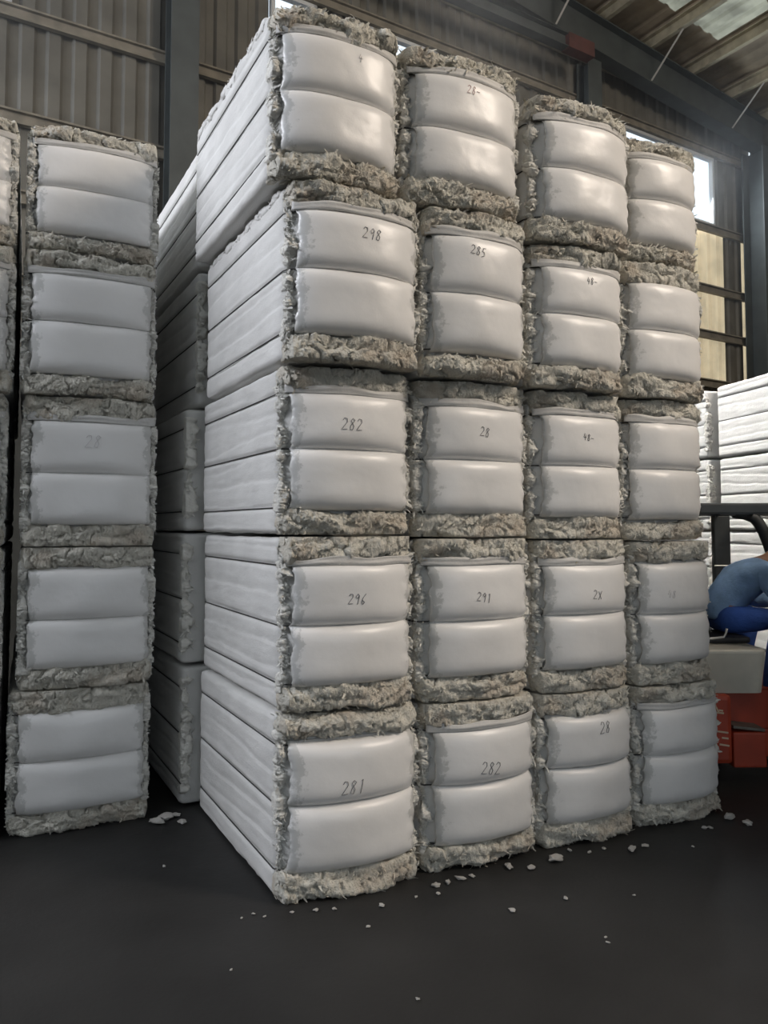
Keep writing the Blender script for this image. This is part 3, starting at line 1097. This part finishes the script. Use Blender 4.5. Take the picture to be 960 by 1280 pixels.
for sy in (-.22, .22):
    f_ = MB()
    f_.prism([(.93, .06), (1.0, .04), (1.95, .04), (1.95, .055), (1.0, .085), (.975, .50), (.93, .50)], sy - .06, sy + .06)
    f_.build('fork', M['tread'], fk)
for x, r, wd in ((.50, .27, .18), (-.80, .21, .15)):
    for sy in (-1, 1):
        wv = MB()
        prof_ = [(r * .55, -wd / 2), (r * .92, -wd / 2), (r, -wd / 2 + .03), (r, wd / 2 - .03), (r * .92, wd / 2), (r * .55, wd / 2)]
        n = 36
        vs_ = [(x + math.cos(2 * math.pi * k / n) * a, sy * (.44 if x > 0 else .41) + b, r + math.sin(2 * math.pi * k / n) * a) for k in range(n) for a, b in prof_]
        np_ = len(prof_)
        wv.add(vs_, [[k * np_ + j, k * np_ + (j + 1) % np_, ((k + 1) % n) * np_ + (j + 1) % np_, ((k + 1) % n) * np_ + j] for k in range(n) for j in range(np_)])
        wo_ = wv.build('wheel', M['rubber'], fk, smooth=False)
        hb = MB()
        yy = sy * (.44 if x > 0 else .41)
        hb.tube([(x, yy - wd * .35, r), (x, yy + wd * .35, r)], r * .55, 24)
        hb.tube([(x, yy - wd * .45, r), (x, yy + wd * .45, r)], r * .2, 16)
        hb.build('hub', M['hood'], wo_)

# ------------------------------------------------------------------ the driver
M['skin'] = mat('brown_skin', (0.30, 0.17, 0.11), rough=0.55, noise=20, var=0.1)
M['hair'] = mat('black_hair', (0.012, 0.010, 0.010), rough=0.6, bump=[(150, 0.8, 0.004)])
M['denim'] = mat('faded_blue_work_shirt', (0.25, 0.41, 0.66), rough=0.85, noise=7, var=0.25, bump=[(16, 0.5, 0.02), (60, 0.3, 0.005)])
M['trouser'] = mat('deep_blue_work_trousers', (0.035, 0.10, 0.38), rough=0.85, noise=7, var=0.25, bump=[(18, 0.5, 0.02)])
M['shoe'] = mat('black_shoe_leather', (0.02, 0.02, 0.02), rough=0.5)


def skin_mesh(name, chains, m, parent, sub=2):
    """chains: list of [(x, y, z, radius), ...]; a first point given as an int continues from that vertex"""
    vs, es, rad = [], [], []
    for chn in chains:
        prev = None
        for q in chn:
            if isinstance(q, int):
                prev = q
                continue
            vs.append(q[:3]); rad.append(q[3] if len(q) == 4 else q[3:5])
            if prev is not None:
                es.append((prev, len(vs) - 1))
            prev = len(vs) - 1
    me = bpy.data.meshes.new(name)
    me.from_pydata(vs, es, [])
    o = bpy.data.objects.new(name, me)
    COL.objects.link(o)
    md = o.modifiers.new('skin', 'SKIN')
    md.use_smooth_shade = True
    if not me.skin_vertices:
        bpy.context.view_layer.objects.active = o
        bpy.ops.mesh.customdata_skin_add()
    for k, sv in enumerate(me.skin_vertices[0].data):
        r = rad[k]
        sv.radius = (r, r) if not isinstance(r, (tuple, list)) else tuple(r)
        sv.use_root = (k == 0)
    ss = o.modifiers.new('sub', 'SUBSURF')
    ss.levels = ss.render_levels = sub
    bpy.context.view_layer.update()
    dg = bpy.context.evaluated_depsgraph_get()
    me2 = bpy.data.meshes.new_from_object(o.evaluated_get(dg), depsgraph=dg)
    bpy.data.objects.remove(o)
    me2.name = name
    me2.materials.clear()
    return link(name, me2, m, parent)


PX, PY = 2.34, 5.37
person = thing('person', 'person in blue work clothes sitting bent forward on the forklift seat', 'person', (PX, PY, 0.90))


def L3(x, y, z, *r):
    return (x - PX, y - PY, z - 0.90, *r)


def hand(base, dirv, side):
    """palm and five curled fingers as chains off vertex 'base' (index) at point p"""
    p, k = base
    out = []
    d = Vector(dirv).normalized(); up = Vector((0, 0, 1)); sd = d.cross(up).normalized() * side
    pts = [(.035, .0), ]
    palm = p + d * .05
    out.append([k, (*palm, .030)])
    return out, palm, d, sd


arms = {}
body = [[L3(2.34, PY, .99, .11), L3(2.39, PY, 1.10, .11), L3(2.50, PY, 1.22, .125), L3(2.60, PY, 1.30, .10), L3(2.69, PY, 1.365, .055), L3(2.77, PY, 1.41, .075), L3(2.83, PY, 1.44, .088), L3(2.88, PY, 1.43, .07)]]
nb = 8
for sg in (-1, 1):
    sh = L3(2.58, PY + sg * .18, 1.27, .055); el = L3(2.68, PY + sg * .26, 1.06, .042); wr = L3(2.85, PY + sg * .16, 1.07, .028); pm = L3(2.90, PY + sg * .14, 1.085, .032, .022)
    body.append([3, sh, el, wr, pm]); pi = nb + 3; nb += 4
    for f_ in range(4):
        oy = (f_ - 1.5) * .019
        ln = (.030, .036, .034, .026)[f_]
        x0, y0, z0 = 2.93, PY + sg * .14 + oy, 1.10
        body.append([pi, L3(x0, y0, z0, .0095), L3(x0 + ln * .9, y0, z0 + .008, .0088), L3(x0 + ln * 1.3, y0, z0 - .022, .0082), L3(x0 + ln * .9, y0, z0 - .045, .0072)])
        nb += 4
    body.append([pi, L3(2.89, PY + sg * .14 - sg * .035, 1.085, .0105), L3(2.915, PY + sg * .14 - sg * .052, 1.075, .0095), L3(2.94, PY + sg * .14 - sg * .05, 1.062, .0085)])
    nb += 3
legs = []
for sg in (-1, 1):
    body.append([0, L3(2.36, PY + sg * .10, .965, .085), L3(2.66, PY + sg * .24, .985, .062), L3(2.58, PY + sg * .24, .72, .052), L3(2.555, PY + sg * .24, .44, .036), L3(2.66, PY + sg * .25, .375, .034)])
pb = skin_mesh('body', body, M['skin'], person)
# face and ears joined to the body mesh
bm = bmesh.new(); bm.from_mesh(pb.data)
for (x, y, z, sx, sy, sz) in ((2.945, 0, 1.425, .018, .013, .020), (2.925, -.032, 1.455, .010, .013, .009), (2.925, .032, 1.455, .010, .013, .009), (2.83, -.09, 1.43, .022, .010, .03), (2.83, .09, 1.43, .022, .010, .03), (2.925, 0, 1.378, .010, .026, .008)):
    r_ = bmesh.ops.create_uvsphere(bm, u_segments=14, v_segments=10, radius=1)
    for v in r_['verts']:
        v.co = Vector(L3(x + v.co.x * sx, PY + y + v.co.y * sy, z + v.co.z * sz))
bm.to_mesh(pb.data); bm.free()
bm = bmesh.new()
bmesh.ops.create_uvsphere(bm, u_segments=28, v_segments=18, radius=1)
bmesh.ops.delete(bm, geom=[v for v in bm.verts if v.co.z < -.35 or (v.co.x > .55 and v.co.z < .35)], context='VERTS')
P_ = np.array([v.co[:] for v in bm.verts])
nn_ = 1 + .06 * fbm(P_ * 6, 3)
for v, k in zip(bm.verts, nn_):
    v.co = Vector(L3(2.81 + v.co.x * .112 * k, PY + v.co.y * .100 * k, 1.455 + v.co.z * .098 * k))
me = bpy.data.meshes.new('hair'); bm.to_mesh(me); bm.free()
link('hair', me, M['hair'], person)
shirt = [[L3(2.335, PY, .950, .128), L3(2.337, PY, .985, .130), L3(2.365, PY, 1.08, .135), L3(2.46, PY, 1.20, .15), L3(2.56, PY, 1.275, .125), L3(2.635, PY, 1.335, .075)]]
for sg in (-1, 1):
    shirt.append([4, L3(2.57, PY + sg * .17, 1.255, .082), L3(2.635, PY + sg * .235, 1.15, .068), L3(2.68, PY + sg * .26, 1.06, .060), L3(2.80, PY + sg * .185, 1.065, .047)])
so = skin_mesh('work_shirt', shirt, M['denim'], person)
P_ = np.array([v.co[:] for v in so.data.vertices])
nr = np.array([v.normal[:] for v in so.data.vertices])
P_ += nr * (0.010 * ridged(P_ * np.array([9, 5, 14]), 2))[:, None]
so.data.vertices.foreach_set('co', P_.ravel())
trs = [[L3(2.345, PY, .985, .105)]]
for sg in (-1, 1):
    trs.append([0, L3(2.36, PY + sg * .105, .962, .100), L3(2.52, PY + sg * .18, .975, .092), L3(2.66, PY + sg * .24, .975, .082), L3(2.61, PY + sg * .24, .80, .078), L3(2.575, PY + sg * .24, .60, .072), L3(2.56, PY + sg * .24, .47, .066)])
skin_mesh('work_trousers', trs, M['trouser'], person, 3)
for sg in (-1, 1):
    skin_mesh('shoe', [[L3(2.53, PY + sg * .24, .385, .042), L3(2.60, PY + sg * .245, .365, .044), L3(2.70, PY + sg * .255, .352, .040), L3(2.76, PY + sg * .26, .347, .030)]], M['shoe'], person)

mb = MB()
for q0, q1, z0, z1 in ((0, 13.5, 0, 5.4), (0, 13.5, 7.2, 10.9), (0, 1.0, 5.4, 7.2), (12.5, 13.5, 5.4, 7.2)):
    mb.add([wp(-8, q0, z0), wp(-8, q1, z0), wp(-8, q1, z1), wp(-8, q0, z1)], [[0, 1, 2, 3]])
structure(mb.build('wall_left', M['sheet_dark']))

# front wall behind the camera with the wide loading doorway
mb = MB()
for s0, s1, z0, z1 in ((-8, -4.2, 0, 10.9), (1.3, S_END, 0, 9.9), (-4.2, 1.3, 3.6, 10.9)):
    mb.add([wp(s0, 13.5, z0), wp(s1, 13.5, z0), wp(s1, 13.5, z1), wp(s0, 13.5, z1)], [[0, 1, 2, 3]])
structure(mb.build('wall_front', M['sheet_dark']))

# ------------------------------------------------------------------ light
w = bpy.data.worlds.new('daylight')
SC.world = w
w.use_nodes = True
bg = w.node_tree.nodes['Background']
bg.inputs['Color'].default_value = (0.80, 0.90, 1.0, 1)
bg.inputs['Strength'].default_value = 1.5


def skylight(name, p, look, sx, sy, watt, col):
    """rectangular area lamp"""
    l = bpy.data.lights.new(name, 'AREA')
    l.shape = 'RECTANGLE'; l.size = sx; l.size_y = sy
    l.energy = watt; l.color = col
    o = bpy.data.objects.new(name, l)
    COL.objects.link(o)
    o.location = p
    o.rotation_euler = (Vector(look) - Vector(p)).to_track_quat('-Z', 'Y').to_euler()


pl_ = bpy.data.lights.new('doorway_portal', 'AREA')
pl_.shape = 'RECTANGLE'; pl_.size = 5.5; pl_.size_y = 3.6
pl_.cycles.is_portal = True
po = bpy.data.objects.new('doorway_portal', pl_)
COL.objects.link(po)
pc = wp(-1.45, 13.45, 1.8)
po.location = pc
po.rotation_euler = (-Vector(WN)).to_track_quat('-Z', 'Z').to_euler()
pw = wp(-7.9, 3.0, 6.3)
skylight('window_daylight', pw, (pw[0] + 6.0, pw[1] + 1.6, 3.4), 5.0, 1.6, 520, (0.93, 0.945, 1.03))  # lamp added in an unseen left-wall opening to light the stack's left sides
skylight('skylight_warm', (7.4, 1.0, 8.3), (1.0, 4.0, 2.3), 2.0, 3.5, 640, (1.0, 0.87, 0.74))
skylight('added_back_lamp', (0.3, 8.0, 9.4), (3.7, 7.8, 2.2), 0.8, 1.6, 62, (1.0, 0.97, 0.92))  # added lamp, aimed narrowly at the background bales to brighten them
bpy.data.lights['added_back_lamp'].spread = R(36)

# ------------------------------------------------------------------ dusty air along the back wall, lit by the windows
hm, hnt, hb = new_mat('dusty_air')
hnt.nodes.remove(hb)
hv = hnt.nodes.new('ShaderNodeVolumeScatter')
hv.inputs['Density'].default_value = 0.014
hv.inputs['Anisotropy'].default_value = 0.3
hv.inputs['Color'].default_value = (0.95, 0.97, 1.0, 1)
hnt.links.new(hv.outputs[0], hnt.nodes['Material Output'].inputs['Volume'])
mb = MB()
mb.add([wp(-7.8, 0.06, 4.05), wp(10.3, 0.06, 4.05), wp(10.3, 2.2, 4.05), wp(-7.8, 2.2, 4.05), wp(-7.8, 0.06, 9.6), wp(10.3, 0.06, 8.5), wp(10.3, 2.2, 8.5), wp(-7.8, 2.2, 9.6)],
       [[0, 1, 2, 3], [4, 5, 6, 7], [0, 1, 5, 4], [1, 2, 6, 5], [2, 3, 7, 6], [3, 0, 4, 7]])
hz = mb.build('haze', hm)
hz['kind'] = 'stuff'; hz['label'] = 'thin dusty haze in the air along the back wall'; hz['category'] = 'haze'
for k, watt in ((3, 72), (4, 120)):
    a, b = WIN[k]
    p = wp((a + b) / 2, 0.08, (z_win0 + z_win1) / 2)
    q_ = wp((a + b) / 2, 3.0, (z_win0 + z_win1) / 2 - 1.2)
    skylight('window_glow', p, q_, abs(b - a), 1.1, watt, (0.85, 0.93, 1.0))
vs = SC.view_settings
SC.display_settings.display_device = 'sRGB'
vs.view_transform = 'Standard'
vs.look = 'None'
vs.gamma = 1.0
vs.use_curve_mapping = False
vs.exposure = 0.0
SC.cycles.max_bounces = 8
SC.cycles.diffuse_bounces = 5
